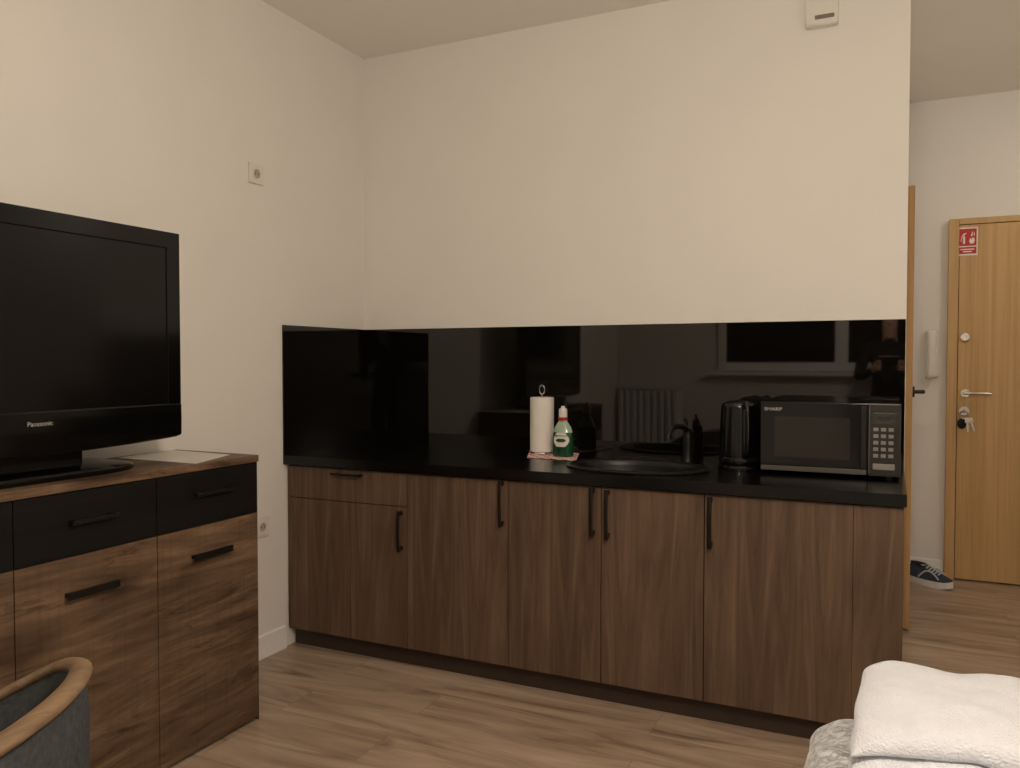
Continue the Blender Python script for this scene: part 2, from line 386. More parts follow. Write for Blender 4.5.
# tap
fp=Vector((on_y(688,458,-.10).x,-.105,HC+.0005))
tp=thing('tap',tuple(fp),'black kitchen tap standing behind the rounded sink','tap')
hh=on_y(685,422,-.14).z-HC
obj('base',LATHE([(.028,0),(.028,.01),(.024,.016),(.022,.05),(.022,hh*.62),(.019,hh*.68)],fp,28),FAUC,tp)
pts=[fp+Vector(v) for v in ((0,0,hh*.6),(0,-.006,hh*.74),(-.006,-.024,hh*.84),(-.018,-.06,hh*.90),(-.030,-.10,hh*.90),(-.040,-.13,hh*.84),(-.045,-.145,hh*.72),(-.046,-.148,hh*.62))]
obj('spout',TUBE(smooth(pts),.012,seg=16,upv=(1,0,0)),FAUC,tp)
bm=LATHE([(.019,hh*.68),(.02,hh*.72),(.017,hh*.82),(.006,hh*.84)],fp,24); tube(bm,[fp+Vector((0,0,hh*.79)),fp+Vector((-.004,.004,hh*.95)),fp+Vector((-.012,-.006,hh*1.08))],.007,.0045,seg=12,upv=(1,0,0))
obj('lever',bm,FAUC,tp)
# kettle
kp=on_z(735,471,HC); kp=Vector((kp.x,kp.y+.085,HC+.0005))
kt=thing('kettle',tuple(kp),'tall black electric kettle left of the microwave','kettle')
khz=on_y(739,400,kp.y).z-HC
kr=.074
obj('base',LATHE([(kr*1.08,0),(kr*1.1,.006),(kr*1.08,.016),(kr,.02)],kp,40),KBLACK,kt)
obj('body',LATHE([(kr*.98,.021),(kr*1.04,.03),(kr*1.01,.1),(kr*.97,khz*.7),(kr*.93,khz*.9),(kr*.91,khz*.92)],kp,48),KBLACK,kt)
obj('lid',LATHE([(kr*.91,khz*.921),(kr*.87,khz*.95),(kr*.6,khz*.985),(.014,khz*.985),(.014,khz),(.004,khz*1.01)],kp,40),KBLACK,kt)
obj('band',LATHE([(kr*1.03,.032),(kr*1.055,.034),(kr*1.053,.046),(kr*1.03,.048)],kp,48,cap=False),KGLOSS,kt)
ang=math.radians(66); dx=Vector((math.cos(ang),-math.sin(ang),0))
hp=[kp+dx*kr*a+Vector((0,0,khz*b)) for a,b in ((.8,.9),(1.2,.96),(1.55,.9),(1.62,.6),(1.5,.3),(.98,.2))]
obj('handle',TUBE(smooth(hp),.012,.008,seg=14,upv=(-dx.y,dx.x,0)),KGLOSS,kt)
sp=-dx
bm=prism(bmesh.new(),[(kr*.75,khz*.72),(kr*1.0,khz*.74),(kr*1.28,khz*.92),(kr*.75,khz*.92)],lambda a,b,h:kp+sp*a+Vector((0,0,b))+Vector((dx.y,-dx.x,0))*(h-.02),.04)
obj('spout',bm,KBLACK,kt)
# microwave
mA=on_z(760,473,HC); mB=on_z(898,482,HC); ym=(mA.y+mB.y)/2; mx0=on_y(760,440,ym).x; mx1=on_y(901,440,ym).x
mzt=(on_y(760,402,ym).z+on_y(898,403,ym).z)/2; mz0=HC+.012
mw=thing('microwave',((mx0+mx1)/2,ym+.17,HC),'black microwave oven with a keypad at the right end of the worktop','microwave')
obj('body',B(mx0,mx1,ym+.02,min(ym+.35,-.03),mz0,mzt,.006),MWB,mw)
for sx in (mx0+.04,mx1-.04):
    for y in (ym+.06,ym+.28): obj('foot',CYL((sx,y,HC+.0003),(sx,y,mz0+.002),.014),MWB,mw)
mxd=on_y(868,440,ym).x
dr=obj('door',B(mx0,mxd-.001,ym,ym+.02,mz0+.002,mzt-.001,.004),MWB,mw)
def Yz(v,u=800): return on_y(u,v,ym).z
obj('window',B(on_y(774,440,ym).x,on_y(850,440,ym).x,ym-.0012,ym+.002,Yz(458),Yz(417),.001),MWG,dr)
obj('lower_strip',B(mx0+.004,mxd-.004,ym-.002,ym+.002,mz0+.005,mz0+.022,.001),MWS,dr)
obj('grip_edge',B(on_y(861,440,ym).x,on_y(866,440,ym).x,ym-.004,ym+.001,mz0+.03,mzt-.012,.0015),MWD,dr)
q=on_y(772,409,ym-.001); lettering('brand_lettering','SHARP',.018,(q.x+.004,ym-.0008,q.z),(1,0,0),(0,0,1),SILV,dr,sx=1.2)
pn=obj('control_panel',B(mxd+.001,mx1,ym,ym+.02,mz0+.002,mzt-.001,.004),MWP,mw)
pu=lambda u:on_y(u,440,ym).x
obj('panel_trim',B(mxd+.002,mxd+.006,ym-.0015,ym+.001,mz0+.010,mzt-.010,.0005),MWS,pn)
obj('display',B(pu(873),pu(895),ym-.002,ym+.001,Yz(424,884),Yz(413,884),.001),LCD,pn)
lettering('clock_digits','00:34',.018,((pu(873)+pu(895))/2,ym-.0025,Yz(418.5,884)),(1,0,0),(0,0,1),DARK,pn)
for j in range(5):
    for i in range(3):
        a=pu(873.3+7.6*i); b=pu(878.3+7.6*i)
        obj('key',B(a,b,ym-.003,ym+.001,Yz(431.5+6.6*j,884),Yz(428+6.6*j,884),.001),BTN,pn)
obj('start_key',B(pu(873),pu(895),ym-.003,ym+.001,Yz(470,884),Yz(464,884),.0015),BTN,pn)
# kitchen paper on stand
rpy=min(on_z(541,453,HC).y,-.09); rp=Vector((on_y(542,430,rpy).x,rpy,HC+.0035))
ph=thing('paper_towel_roll',tuple(rp),'white kitchen paper roll on a wire stand on the worktop','kitchen paper')
rtop=on_y(541,398,rp.y).z-HC
obj('base',LATHE([(.052,0),(.054,.003),(.052,.008),(.01,.009)],rp,36),CHROME,ph)
rr=.5*(on_y(553,430,rp.y).x-on_y(531,430,rp.y).x)
obj('roll',LATHE([(.018,.010),(rr-.002,.010),(rr,.014),(rr,rtop-.004),(rr-.002,rtop),(.018,rtop),(.018,.012)],rp,48,cap=False),PAPER,ph)
zt2=on_y(541,386,rp.y).z-HC
bm=CYL(rp+Vector((0,0,.008)),rp+Vector((0,0,rtop+.012)),.004)
tube(bm,[rp+Vector((.013*math.cos(a),0,zt2-.02+.02*math.sin(a))) for a in [i*PI/10 for i in range(20)]],.0028,closed=True,upv=(0,1,0),seg=8)
obj('rod',bm,CHROME,ph)
# pink cloth
ca=on_z(527,458,HC);cb=on_z(576,461,HC);cc=on_z(580,452,HC);ce=on_z(530,450,HC)
bm=bmesh.new(); N=16; vs=[[None]*(N+1) for _ in range(N+1)]
for i in range(N+1):
    for j in range(N+1):
        u=i/N;v=j/N; p=(ca*(1-u)+cb*u)*(1-v)+(ce*(1-u)+cc*u)*v
        vs[i][j]=bm.verts.new((p.x,min(p.y,-.012),HC+.0006+.0010*(1+noise.noise(p*22))))
for i in range(N):
    for j in range(N): bm.faces.new((vs[i][j],vs[i+1][j],vs[i+1][j+1],vs[i][j+1]))
g=bmesh.ops.extrude_face_region(bm,geom=list(bm.faces)); bmesh.ops.translate(bm,vec=(0,0,.0012),verts=[v for v in g['geom'] if isinstance(v,bmesh.types.BMVert)])
tag(obj('cleaning_cloth',bm,PINK),'pink and white cloth under the soap bottle','cloth')
# soap bottle
sp_=on_z(563,457,HC); sp_.z=HC+.0035
sb=thing('soap_bottle',tuple(sp_),'green dish soap bottle with white label and pale cap beside the paper roll','soap bottle')
bh=on_y(562,406,sp_.y).z-sp_.z; bw=.51*(on_y(572.5,440,sp_.y).x-on_y(552.5,440,sp_.y).x)
sy=.6
obj('body',LATHE([(bw*.9,0),(bw,.006),(bw,bh*.22),(bw*.97,bh*.42),(bw*.92,bh*.48)],sp_,40,sy=sy),GREEN,sb)
obj('shoulder',LATHE([(bw*.92,bh*.481),(bw*.78,bh*.58),(bw*.54,bh*.66),(bw*.40,bh*.70),(bw*.40,bh*.72)],sp_,40,sy=sy),PALEG,sb)
def frontpatch(z0_,z1_,a0_,a1_,off):
    bm=bmesh.new(); rows=[]
    for k in range(9):
        z=z0_+(z1_-z0_)*k/8; wd_=math.sin(PI*(.16+.68*k/8))
        r_=bw*(1 if z<bh*.22 else 1-.08*(z-bh*.22)/(bh*.26))+off
        rows.append([bm.verts.new(sp_+Vector((r_*math.cos(-PI/2+wd_*(a0_+(a1_-a0_)*j/12)),r_*sy*math.sin(-PI/2+wd_*(a0_+(a1_-a0_)*j/12)),z))) for j in range(13)])
    for a,b in zip(rows,rows[1:]):
        for j in range(12): bm.faces.new((a[j],a[j+1],b[j+1],b[j]))
    return bm
obj('label',frontpatch(bh*.20,bh*.48,-.85,.85,.0014),CLEARW,sb)
obj('label_stripe',frontpatch(bh*.29,bh*.36,-.5,.5,.0026),GREEN,sb)
obj('cap',LATHE([(bw*.43,bh*.72),(bw*.43,bh*.77),(bw*.39,bh*.78)],sp_,28),REDC,sb)
obj('nozzle',LATHE([(bw*.39,bh*.78),(bw*.39,bh*.93),(bw*.33,bh*.95),(bw*.2,bh*.96),(bw*.18,bh)],sp_,24),CLEARW,sb)
# ================================================================ SIDEBOARD
y1=on_x(158,600,XS).y; y2=on_x(15,640,XS).y; y3=y2-(y1-y2); y0=YS
sd=thing('sideboard',(XS/2,(y0+y3)/2,0),'rustic brown wood sideboard with black drawers along the left wall','sideboard')
zdr=.752
obj('body',B(.022,XS-.02,y3+.004,y0-.004,0,ZS-.026),CARC,sd)
obj('top',B(.018,XS+.006,y3-.002,y0+.002,ZS-.024,ZS,.0015),RUST,sd)
obj('end_panel',B(.022,XS-.001,y0-.0035,y0,0,ZS-.025),RUST,sd)
obj('end_panel',B(.022,XS-.001,y3,y3+.0035,0,ZS-.025),RUST,sd)
def handle_x(par,ya,yb,z,h=.010):
    x=XS+.022; bm=box(bmesh.new(),x-.004,x+.004,ya,yb,z-h,z+h,.002)
    for y in (ya+.014,yb-.014): box(bm,XS-.001,x,y-.008,y+.008,z-.006,z+.006,.001)
    return obj('handle',bm,HBLACK,par)
cols=[(y0,y1),(y1,y2),(y2,y3)]
hdl=[((197,234),492,(195,233),553),((72,119),519,(68,120),590),None]
for k,(a,b) in enumerate(cols):
    dw=obj('drawer',B(XS-.018,XS,b+.0015,a-.0015,zdr+.0015,ZS-.027,.001),SBLACK,sd)
    do=obj('door',B(XS-.018,XS,b+.0015,a-.0015,.012,zdr-.0015,.001),RUST,sd)
    if hdl[k]:
        (u0,u1),v,(s0,s1),sv=hdl[k]; xh=XS+.022
        A_=on_x(u0,v,xh);B_=on_x(u1,v,xh); zz=on_x((u0+u1)/2,v,xh).z; handle_x(dw,A_.y,B_.y,zz,.006)
        A_=on_x(s0,sv,xh);B_=on_x(s1,sv,xh); zz=on_x((s0+s1)/2,sv,xh).z; handle_x(do,A_.y,B_.y,zz,.011)
    else:
        c=(a+b)/2; handle_x(dw,c-.09,c+.09,.85,.006); handle_x(do,c-.09,c+.09,.69,.011)
# paper sheet
pp=[on_z(118,458,ZS),on_z(150,449,ZS),on_z(230,455,ZS),on_z(196,464,ZS)]
pp=[Vector((max(.03,p.x),p.y,p.z)) for p in pp]
tag(obj('paper_sheet',prism(bmesh.new(),[(p.x,p.y) for p in pp],lambda a,b,h:Vector((a,b,ZS+.0006+h)),.0012),SHEET),'white paper sheet lying on the sideboard beside the television','paper')
# ================================================================ TELEVISION
xf=.27
tr=on_x(180,234,xf); br_=on_x(178.5,436,xf); ty1=(tr.y+br_.y)/2+.006; tz1=tr.z; tz0=br_.z; th=tz1-tz0; tw=th*1.52; ty0=ty1-tw; yc=(ty0+ty1)/2
tv=thing('television',(.2,yc,ZS),'black flat screen television on a low wide base on the sideboard','television')
obj('back_shell',B(xf-.075,xf-.018,ty0+.004,ty1-.004,tz0+.006,tz1-.004,.012),TVB,tv)
bz=.055; bb=.112
sy0=ty0+bz; sy1=ty1-bz; sz0=tz0+bb; sz1=tz1-bz
bm=bmesh.new()
box(bm,xf-.02,xf,ty0,ty1,sz1,tz1,.003)
box(bm,xf-.02,xf-.0003,ty0,sy0,sz0,tz1-.01,.003); box(bm,xf-.02,xf-.0003,sy1,ty1,sz0,tz1-.01,.003)
bzl=obj('bezel',bm,TVB,tv)
def low(t): return tz0-.016*(1-(2*t-1)**2)+.004*abs(2*t-1)**60
pts=[(ty0+(ty1-ty0)*i/48,low(i/48)) for i in range(49)]
bm=bmesh.new(); prof=[(0,-.020),(0,-.004),(.06,-.001),(.5,.0),(.96,-.0005),(1,-.004),(1,-.020)]
rows=[[bm.verts.new((xf+dxx,yy,zz+(sz0-zz)*k)) for k,dxx in prof] for yy,zz in pts]
for a,b in zip(rows,rows[1:]):
    for k in range(len(prof)): bm.faces.new((a[k],a[(k+1)%len(prof)],b[(k+1)%len(prof)],b[k]))
bm.faces.new(rows[0]); bm.faces.new(rows[-1][::-1])
lb=obj('lower_band',bm,TVB,tv,ang=50)
obj('screen',B(xf-.012,xf-.0045,sy0-.01,sy1+.01,sz0-.01,sz1+.01),TVS,tv)
q=on_x(40,424,xf); lettering('brand_lettering','Panasonic',.0195,(xf+.0010,q.y,q.z),(0,1,0),(0,0,1),SILV,lb,sx=1.0)
pr=on_z(137,463,ZS+.012)
hb=pr.y-yc
def sq(a,n=.55): c_,s_=math.cos(a),math.sin(a); return math.copysign(abs(c_)**n,c_),math.copysign(abs(s_)**n,s_)
bm=bmesh.new(); rings=[]
for sc_,z in ((.99,.0005),(1,.004),(1,.014),(.97,.020),(.7,.027),(.3,.030)):
    rings.append([bm.verts.new((.205+.165*sc_*sq(2*PI*i/64)[0],yc+hb*sc_*sq(2*PI*i/64)[1],ZS+z)) for i in range(64)])
for a,b in zip(rings,rings[1:]):
    for i in range(64): bm.faces.new((a[i],a[(i+1)%64],b[(i+1)%64],b[i]))
bm.faces.new(rings[0][::-1]); bm.faces.new(rings[-1])
obj('stand_base',bm,TVB,tv)
obj('stand_neck',B(xf-.12,xf-.055,yc-hb*.62,yc+hb*.62,ZS+.018,tz0+.05,.012),TVB,tv)
# ================================================================ WALL FITTINGS
RECESS=plain('socket_recess',(176,170,160),.6)
def socket(u,v,label):
    c=on_x(u,v,.0); s=.043
    t=thing('wall_socket',(0,c.y,c.z-s),label,'wall socket','white wall sockets')
    obj('plate',B(.0005,.010,c.y-s,c.y+s,c.z-s,c.z+s,.003),PLAST,t)
    MM=Matrix.Rotation(PI/2,4,'Y')
    obj('ring',LATHE([(.026,.0),(.026,.0035),(.0205,.0035),(.0195,.001)],(.0098,c.y,c.z),40,M=MM,cap=False),PLAST,t)
    obj('recess',LATHE([(.0196,.0),(.0196,.0012),(.001,.0012)],(.0096,c.y,c.z),32,M=MM),RECESS,t)
    for dy in (-.0095,.0095): obj('pin_hole',CYL((.0106,c.y+dy,c.z),(.0114,c.y+dy,c.z),.0028,seg=12),DARK,t)
    return t
socket(255,174,'white wall socket high on the left wall near the corner')
socket(261,527,'white wall socket low on the left wall, half hidden by the sideboard')
a0=on_y(806,12,-.03).x; a1=on_y(838,12,-.03).x; zlo=on_y(822,24,-.045).z; zhi=zlo+.13
ms=thing('motion_detector',((a0+a1)/2,-.02,zlo),'small white motion detector high on the back wall','detector')
bm=prism(bmesh.new(),[(-.0005,zlo),(-.040,zlo),(-.052,zlo+.02),(-.052,zhi-.02),(-.042,zhi),(-.0005,zhi)],lambda a,b,h:Vector((a0+h,a,b)),a1-a0)
bmesh.ops.bevel(bm,geom=list(bm.edges),offset=.004,segments=2,affect='EDGES')
obj('housing',bm,PLAST,ms)
obj('lens',B(a0+.035,a1-.012,-.0555,-.05,zlo+.018,zlo+.034,.002),plain('lens_grey',(120,112,100),.4),ms)
# ================================================================ HALL
y=YH
dx0=on_y(957,400,y-.03).x; dzt=on_y(985,224,y-.03).z; dwid=.90
d1=thing('door_1',(dx0+dwid/2,y,0),'',''); del d1['label'],d1['category']; d1['kind']='structure'
obj('leaf',B(dx0,dx0+dwid,y-.045,y-.006,.008,dzt,.003),OAK,d1)
fx0=on_y(946.5,400,y-.05).x; fzt=on_y(985,217,y-.05).z
bm=box(bmesh.new(),fx0,dx0-.003,y-.052,y-.001,0,fzt,.004); box(bm,dx0+dwid+.003,dx0+dwid+.045,y-.052,y-.001,0,fzt,.004); box(bm,dx0-.003,dx0+dwid+.003,y-.0518,y-.001,dzt+.003,fzt,.004)
obj('frame',bm,OAK,d1)
yl=y-.045
def hp_(u,v,yy=yl): return on_y(u,v,yy)
p=hp_(965,393)
bm=CYL((p.x,yl,p.z),(p.x,yl-.012,p.z),.026,.024,28); cyl(bm,(p.x,yl-.01,p.z),(p.x,yl-.05,p.z),.009)
e=hp_(991,393,yl-.05).x
tube(bm,[(p.x-.005,yl-.05,p.z),(p.x+.03,yl-.052,p.z+.001),(p.x+.08,yl-.052,p.z),(e,yl-.048,p.z-.002)],.010,.009,seg=12)
obj('handle',bm,CHROME,d1)
p2=hp_(964,411); obj('lock',LATHE([(.030,0),(.030,.008),(.025,.012),(.001,.012)],(p2.x,yl,p2.z),28,M=Matrix.Rotation(PI/2,4,'X')),CHROME,d1)
p3=hp_(965,337); obj('upper_lock',LATHE([(.028,0),(.028,.008),(.022,.014),(.009,.014),(.008,.008),(.001,.008)],(p3.x,yl,p3.z),28,M=Matrix.Rotation(PI/2,4,'X')),CHROME,d1)
# keys
kx=Vector((p2.x,yl-.034,p2.z))
ky=thing('key_bunch',(p2.x,yl-.03,p2.z-.11),'bunch of keys with dark fob hanging from the entrance door lock','keys')
obj('key',box(box(bmesh.new(),kx.x-.0015,kx.x+.0015,yl-.024,yl-.0125,kx.z-.004,kx.z+.004,.0005),kx.x-.0015,kx.x+.0015,yl-.046,yl-.022,kx.z-.012,kx.z+.012,.001),CHROME,ky)
cr=kx+Vector((0,-.008,-.024))
obj('ring',TUBE([cr+Vector((.022*math.cos(a),.003*math.sin(a),.022*math.sin(a))) for a in [2*PI*i/24 for i in range(24)]],.0032,closed=True,seg=8,upv=(0,1,0)),CHROME,ky)
obj('fob',LATHE([(.001,-.005),(.022,-.005),(.024,0),(.022,.005),(.001,.005)],(cr.x-.014,cr.y,cr.z-.048),28,sy=1.25,M=Matrix.Rotation(PI/2,4,'X')),DARK,ky)
for k,(ox,sl) in enumerate(((.024,.3),(.012,.08))):
    bm=box(box(bmesh.new(),-.013,.013,-.001,.001,-.036,-.006,.0005),-.005,.005,-.001,.001,-.090,-.034,.0005)
    bmesh.ops.transform(bm,matrix=Matrix.Translation((cr.x+ox,cr.y-.006-.003*k,cr.z-.006))@Matrix.Rotation(-sl,4,'Y'),verts=bm.verts); obj('key',bm,CHROME,ky)
# fire sign
A_=hp_(957.5,228);B_=hp_(977.5,255)
sg=thing('fire_safety_sign',((A_.x+B_.x)/2,yl,B_.z),'small red fire extinguisher sign on the oak entrance door','sign')
obj('plate',B(A_.x,B_.x,yl-.0018,yl-.0002,B_.z,A_.z,.0004),SIGNW,sg)
sw=B_.x-A_.x; sh=A_.z-B_.z
def sgn(name,polys,m,t,off):
    bm=bmesh.new()
    for pl in polys: prism(bm,pl,lambda a,b,h:Vector((A_.x+a*sw,yl-off-h,B_.z+b*sh)),t)
    return obj(name,bm,m,sg,smooth=False)
sgn('red_field',[[(.06,.34),(.94,.34),(.94,.95),(.06,.95)],[(.06,.06),(.94,.06),(.94,.30),(.06,.30)]],REDS,.0006,.0019)
sgn('flame_pictogram',[[(.62,.42),(.80,.42),(.85,.53),(.81,.66),(.78,.58),(.72,.64),(.70,.55),(.64,.62),(.58,.52)],[(.66,.70),(.70,.66),(.76,.74),(.74,.86)],[(.80,.70),(.83,.68),(.85,.76),(.82,.84)]],SIGNW,.0005,.0027)
sgn('extinguisher_pictogram',[[(.28,.42),(.38,.42),(.38,.66),(.36,.69),(.30,.69),(.28,.66)],[(.31,.695),(.35,.695),(.35,.75),(.44,.77),(.44,.80),(.31,.78),(.24,.72),(.19,.62),(.17,.50),(.20,.50),(.22,.61),(.27,.70),(.31,.74)]],SIGNW,.0005,.0027)
sgn('caption_lines',[[(.16,.20),(.84,.20),(.84,.235),(.16,.235)],[(.28,.12),(.72,.12),(.72,.155),(.28,.155)]],SIGNW,.0005,.0027)
# intercom
q0=on_y(925,330,y-.02);q1=on_y(938,362,y-.02)
ic=thing('intercom_handset',((q0.x+q1.x)/2,y-.02,q1.z-.02),'white intercom handset on the hallway wall beside the oak door','intercom')
cx=(q0.x+q1.x)/2; hw=(q1.x-q0.x)/2; zA=q0.z; zB_=on_y(931,381,y-.02).z
obj('base_plate',B(cx-hw*.95,cx+hw*.95,y-.026,y-.0008,zB_+.02,zA-.01,.006),PLAST,ic)
H=zA-zB_
pts=smooth([Vector((cx,y-.034,zA-.012)),Vector((cx,y-.05,zA-.02)),Vector((cx,y-.058,zA-H*.3)),Vector((cx,y-.058,zA-H*.5)),Vector((cx,y-.052,zB_+.04)),Vector((cx,y-.034,zB_+.028))])
obj('handset',TUBE(pts,lambda t:hw*(.62+.3*abs(2*t-1)**2),.012,seg=16,upv=(0,-1,0)),PLAST,ic)
obj('cord',TUBE(smooth([Vector((cx,y-.04,zB_+.03)),Vector((cx-.01,y-.035,zB_-.01)),Vector((cx-.02,y-.03,zB_-.03)),Vector((cx-.035,y-.03,zB_-.01)),Vector((cx-.03,y-.02,zB_+.03))]),.004,seg=8,upv=(0,-1,0)),PLAST,ic)
# bathroom door standing slightly ajar in the hall's left wall
hy0,hy1=.80,1.60
d2=thing('door_2',(W,(hy0+hy1)/2,0),'',''); del d2['label'],d2['category']; d2['kind']='structure'
bm=bmesh.new(); box(bm,W,W+.012,hy0-.05,hy0-.002,0,2.17,.003); box(bm,W,W+.012,hy1+.004,hy1+.05,0,2.17,.003); box(bm,W,W+.0118,hy0-.002,hy1+.004,2.125,2.17,.003)
obj('frame',bm,OAK,d2)
xe=on_y(911.5,400,hy0).x
an=max(0.0,math.atan2(xe-W-.043,hy1-hy0))
MM=Matrix.Translation((W+.003,hy1,0))@Matrix.Rotation(an,4,'Z')
bm=B(0,.04,-(hy1-hy0),0,.01,2.12,.002); bmesh.ops.transform(bm,matrix=MM,verts=bm.verts)
obj('leaf',bm,OAK,d2)
ky_=-(hy1-hy0)+.06; hz=on_y(921,392,hy0+.05).z
bm=CYL((.04,ky_,hz),(.05,ky_,hz),.026); cyl(bm,(.05,ky_,hz),(.09,ky_,hz),.009); cyl(bm,(.087,ky_-.006,hz),(.09,ky_+.11,hz),.009,.008)
bmesh.ops.transform(bm,matrix=MM,verts=bm.verts); obj('handle',bm,HBLACK,d2)
# shoes
def shoe(pos,rz,label,L=.255):
    t=thing('shoe',tuple(pos),label,'shoe','dark sneakers by the entrance door')
    MM=Matrix.Translation(pos)@Matrix.Rotation(rz,4,'Z')
    def put(name,bm,m): bmesh.ops.transform(bm,matrix=MM,verts=bm.verts); return obj(name,bm,m,t)
    def hw(s): return L*(.135+.045*math.sin(PI*min(1,s*1.15)))*(1 if s<.75 else math.sqrt(max(0.02,1-((s-.75)/.27)**2)))*(1 if s>.08 else .72+.28*s/.08)
    N=22; out=[(L*(i/N-.3),hw(i/N)) for i in range(N+1)]
    poly=[(x,-w) for x,w in out]+[(x,w*.92) for x,w in out[::-1]]
    put('sole',prism(bmesh.new(),poly,lambda a,b,h:Vector((a,b,h+ (.012*max(0,(a/L-.45)/.25)**2))),.036),SOLE)
    bm=bmesh.new(); rings=[]
    def top(s): return .116 if s<.12 else (.116-.014*math.sin(PI*(s-.12)/.3) if s<.42 else .110-.048*((s-.42)/.58)**.8)
    for i in range(N+1):
        s=i/N; w=hw(s)*.95; tz=top(s); ring=[]
        for k in range(14):
            a=PI*k/13; cx_=math.cos(a); sn=max(0.0,math.sin(a))
            narrow=1-.34*sn**2*(1 if s<.6 else .6)
            ring.append(bm.verts.new((L*(s-.3)*.985,-w*cx_*narrow,.034+(tz-.034)*sn**.7)))
        rings.append(ring)
    for a,b in zip(rings,rings[1:]):
        for k in range(13): bm.faces.new((a[k],a[k+1],b[k+1],b[k]))
    bm.faces.new(rings[0]); bm.faces.new(rings[-1][::-1])
    for a,b in zip(rings,rings[1:]): bm.faces.new((a[0],b[0],b[13],a[13]))
    put('upper',bm,NAVY)
    put('dark_opening',lathe(bmesh.new(),[(1,0),(.9,.004),(.1,.003)],(-L*.12,0,.112),24,sx=.053,sy=.025),DARK)  # dark disc painted as the shaded foot opening on the closed upper
    for sd_ in (-1,1):
        pts=[Vector((L*(s-.3),sd_*hw(s)*.93,.045+.045*math.sin(PI*(s-.3)/.5))) for s in (.3,.4,.5,.6,.7,.78)]
        put('side_stripe',TUBE(smooth(pts,3),.004,.005,seg=8),LACE)
    for k in range(5):
        s=.44+.07*k; z=top(s)+.001; ww=hw(s)*.5
        put('lace',TUBE([(L*(s-.3),-ww,z-.010),(L*(s-.3)+.004,0,z+.003),(L*(s-.3),ww,z-.010)],.0045,seg=6),LACE)
    return t
shoe(on_z(923,583,0),math.radians(-38),'blue grey sneaker with white sole, the nearer one beside the entrance door')
shoe(on_z(912,567,0),math.radians(-24),'blue grey sneaker mostly hidden behind the wall end, the farther one')
# ================================================================ BED + TOWEL
BT=.50
bd=thing('bed',(3.1,-2.42,0),'bed with a shiny pale silver grey quilt in the lower right corner','bed')
bx0,bx1,by0,by1=2.30,4.15,-3.3,-1.46
obj('base',B(bx0+.05,bx1-.05,by0+.05,by1-.05,.06,.26,.02),BEDF,bd)
for x in (bx0+.12,bx1-.12):
    for yy in (by0+.12,by1-.12): obj('foot',CYL((x,yy,0),(x,yy,.07),.025),HBLACK,bd)
obj('mattress',softbox(bmesh.new(),((bx0+bx1)/2,(by0+by1)/2,.34),((bx1-bx0)/2-.03,(by1-by0)/2-.03,.10),.05,10),WHITE,bd)
bm=softbox(bmesh.new(),((bx0+bx1)/2,(by0+by1)/2,.335),((bx1-bx0)/2,(by1-by0)/2,.165),.10,60,.012,6,3)
for v in bm.verts:
    if v.co.z<.47 and (v.co.x<bx0+.1 or v.co.y>by1-.1): v.co+=Vector((-1,1,.3))*(.014*noise.noise(v.co*16))
    if v.co.z>.42: v.co.z+=.004*noise.noise(v.co*9)
obj('quilt',bm,QUILT,bd,sub=1)
A_=on_z(863,652,.645); B_=on_z(1022,676,.645); C_=on_z(848,728,.63)
vdir=(B_-A_); vdir.z=0; udir=(C_-A_); udir.z=0
wv=vdir.length; lu=udir.length; vd=vdir.normalized(); ud=Vector((vd.y,-vd.x,0))
if ud.dot(udir)<0: ud=-ud
org=A_.copy(); org.z=BT+.010
wv=max(wv,.36); lu=max(lu,.36)
lay=3; tk=.046; path=[]
for k in range(lay):
    z=tk*(k+.5); n=22
    rng=[i/n for i in range(n+1)]
    if k%2==1: rng=rng[::-1]
    for s in rng: path.append((s*(lu-.006*k),z))
    if k<lay-1:
        u_=lu-.006*k if k%2==0 else 0; sg_=1 if k%2==0 else -1
        for a in (-60,-30,0,30,60): path.append((u_+sg_*tk*.6*math.cos(math.radians(a)),tk*(k+1)+tk*.5*math.sin(math.radians(a))))
bm=bmesh.new(); NV=34; rows=[]
for i,(u,z) in enumerate(path):
    a=path[max(0,i-1)];b=path[min(len(path)-1,i+1)]; tx,tz=b[0]-a[0],b[1]-a[1]; L_=math.hypot(tx,tz) or 1; nx,nz=-tz/L_,tx/L_
    ro=[];ri=[]
    for j in range(NV+1):
        w_=math.sin(PI/2*(2*j/NV-1)); h_=.5*tk*1.0*(max(0.0,1-abs(w_)**8))**.5
        if i==len(path)-1 or i==0: h_*=.6
        jit=.016*noise.noise(Vector((u*6,z*14,3.1+math.copysign(5,w_))))*abs(w_)**3
        for s,rw in ((1,ro),(-1,ri)):
            pu_=u+nx*h_*s; pz=z+nz*h_*s
            pu_+=.012*noise.noise(Vector((w_*3,pz*16,7.7)))*(max(0,u/lu)**3)
            p=org+ud*pu_+vd*((w_*.5+.5)*wv+jit)
            t_=max(0,min(1,pz/(lay*tk)))
            e=noise.noise(Vector((p.x*7,p.y*7,z*6)))*.014*t_+noise.noise(Vector((p.x*18,p.y*18,z*20)))*.009*t_
            uu=max(0,min(1,pu_/lu)); ll=max(0,-w_)
            sag=-.016*t_*abs(w_)**4-.014*t_*abs(2*uu-1)**4-.036*t_*(uu**2)*(ll**1.5)
            p.z+=pz+e+sag
            rw.append(bm.verts.new(p))
    rows.append((ro,ri))
for (ao,ai),(bo,bi) in zip(rows,rows[1:]):
    for j in range(NV):
        bm.faces.new((ao[j],ao[j+1],bo[j+1],bo[j])); bm.faces.new((ai[j],bi[j],bi[j+1],ai[j+1]))
    bm.faces.new((ao[0],bo[0],bi[0],ai[0])); bm.faces.new((ao[NV],ai[NV],bi[NV],bo[NV]))
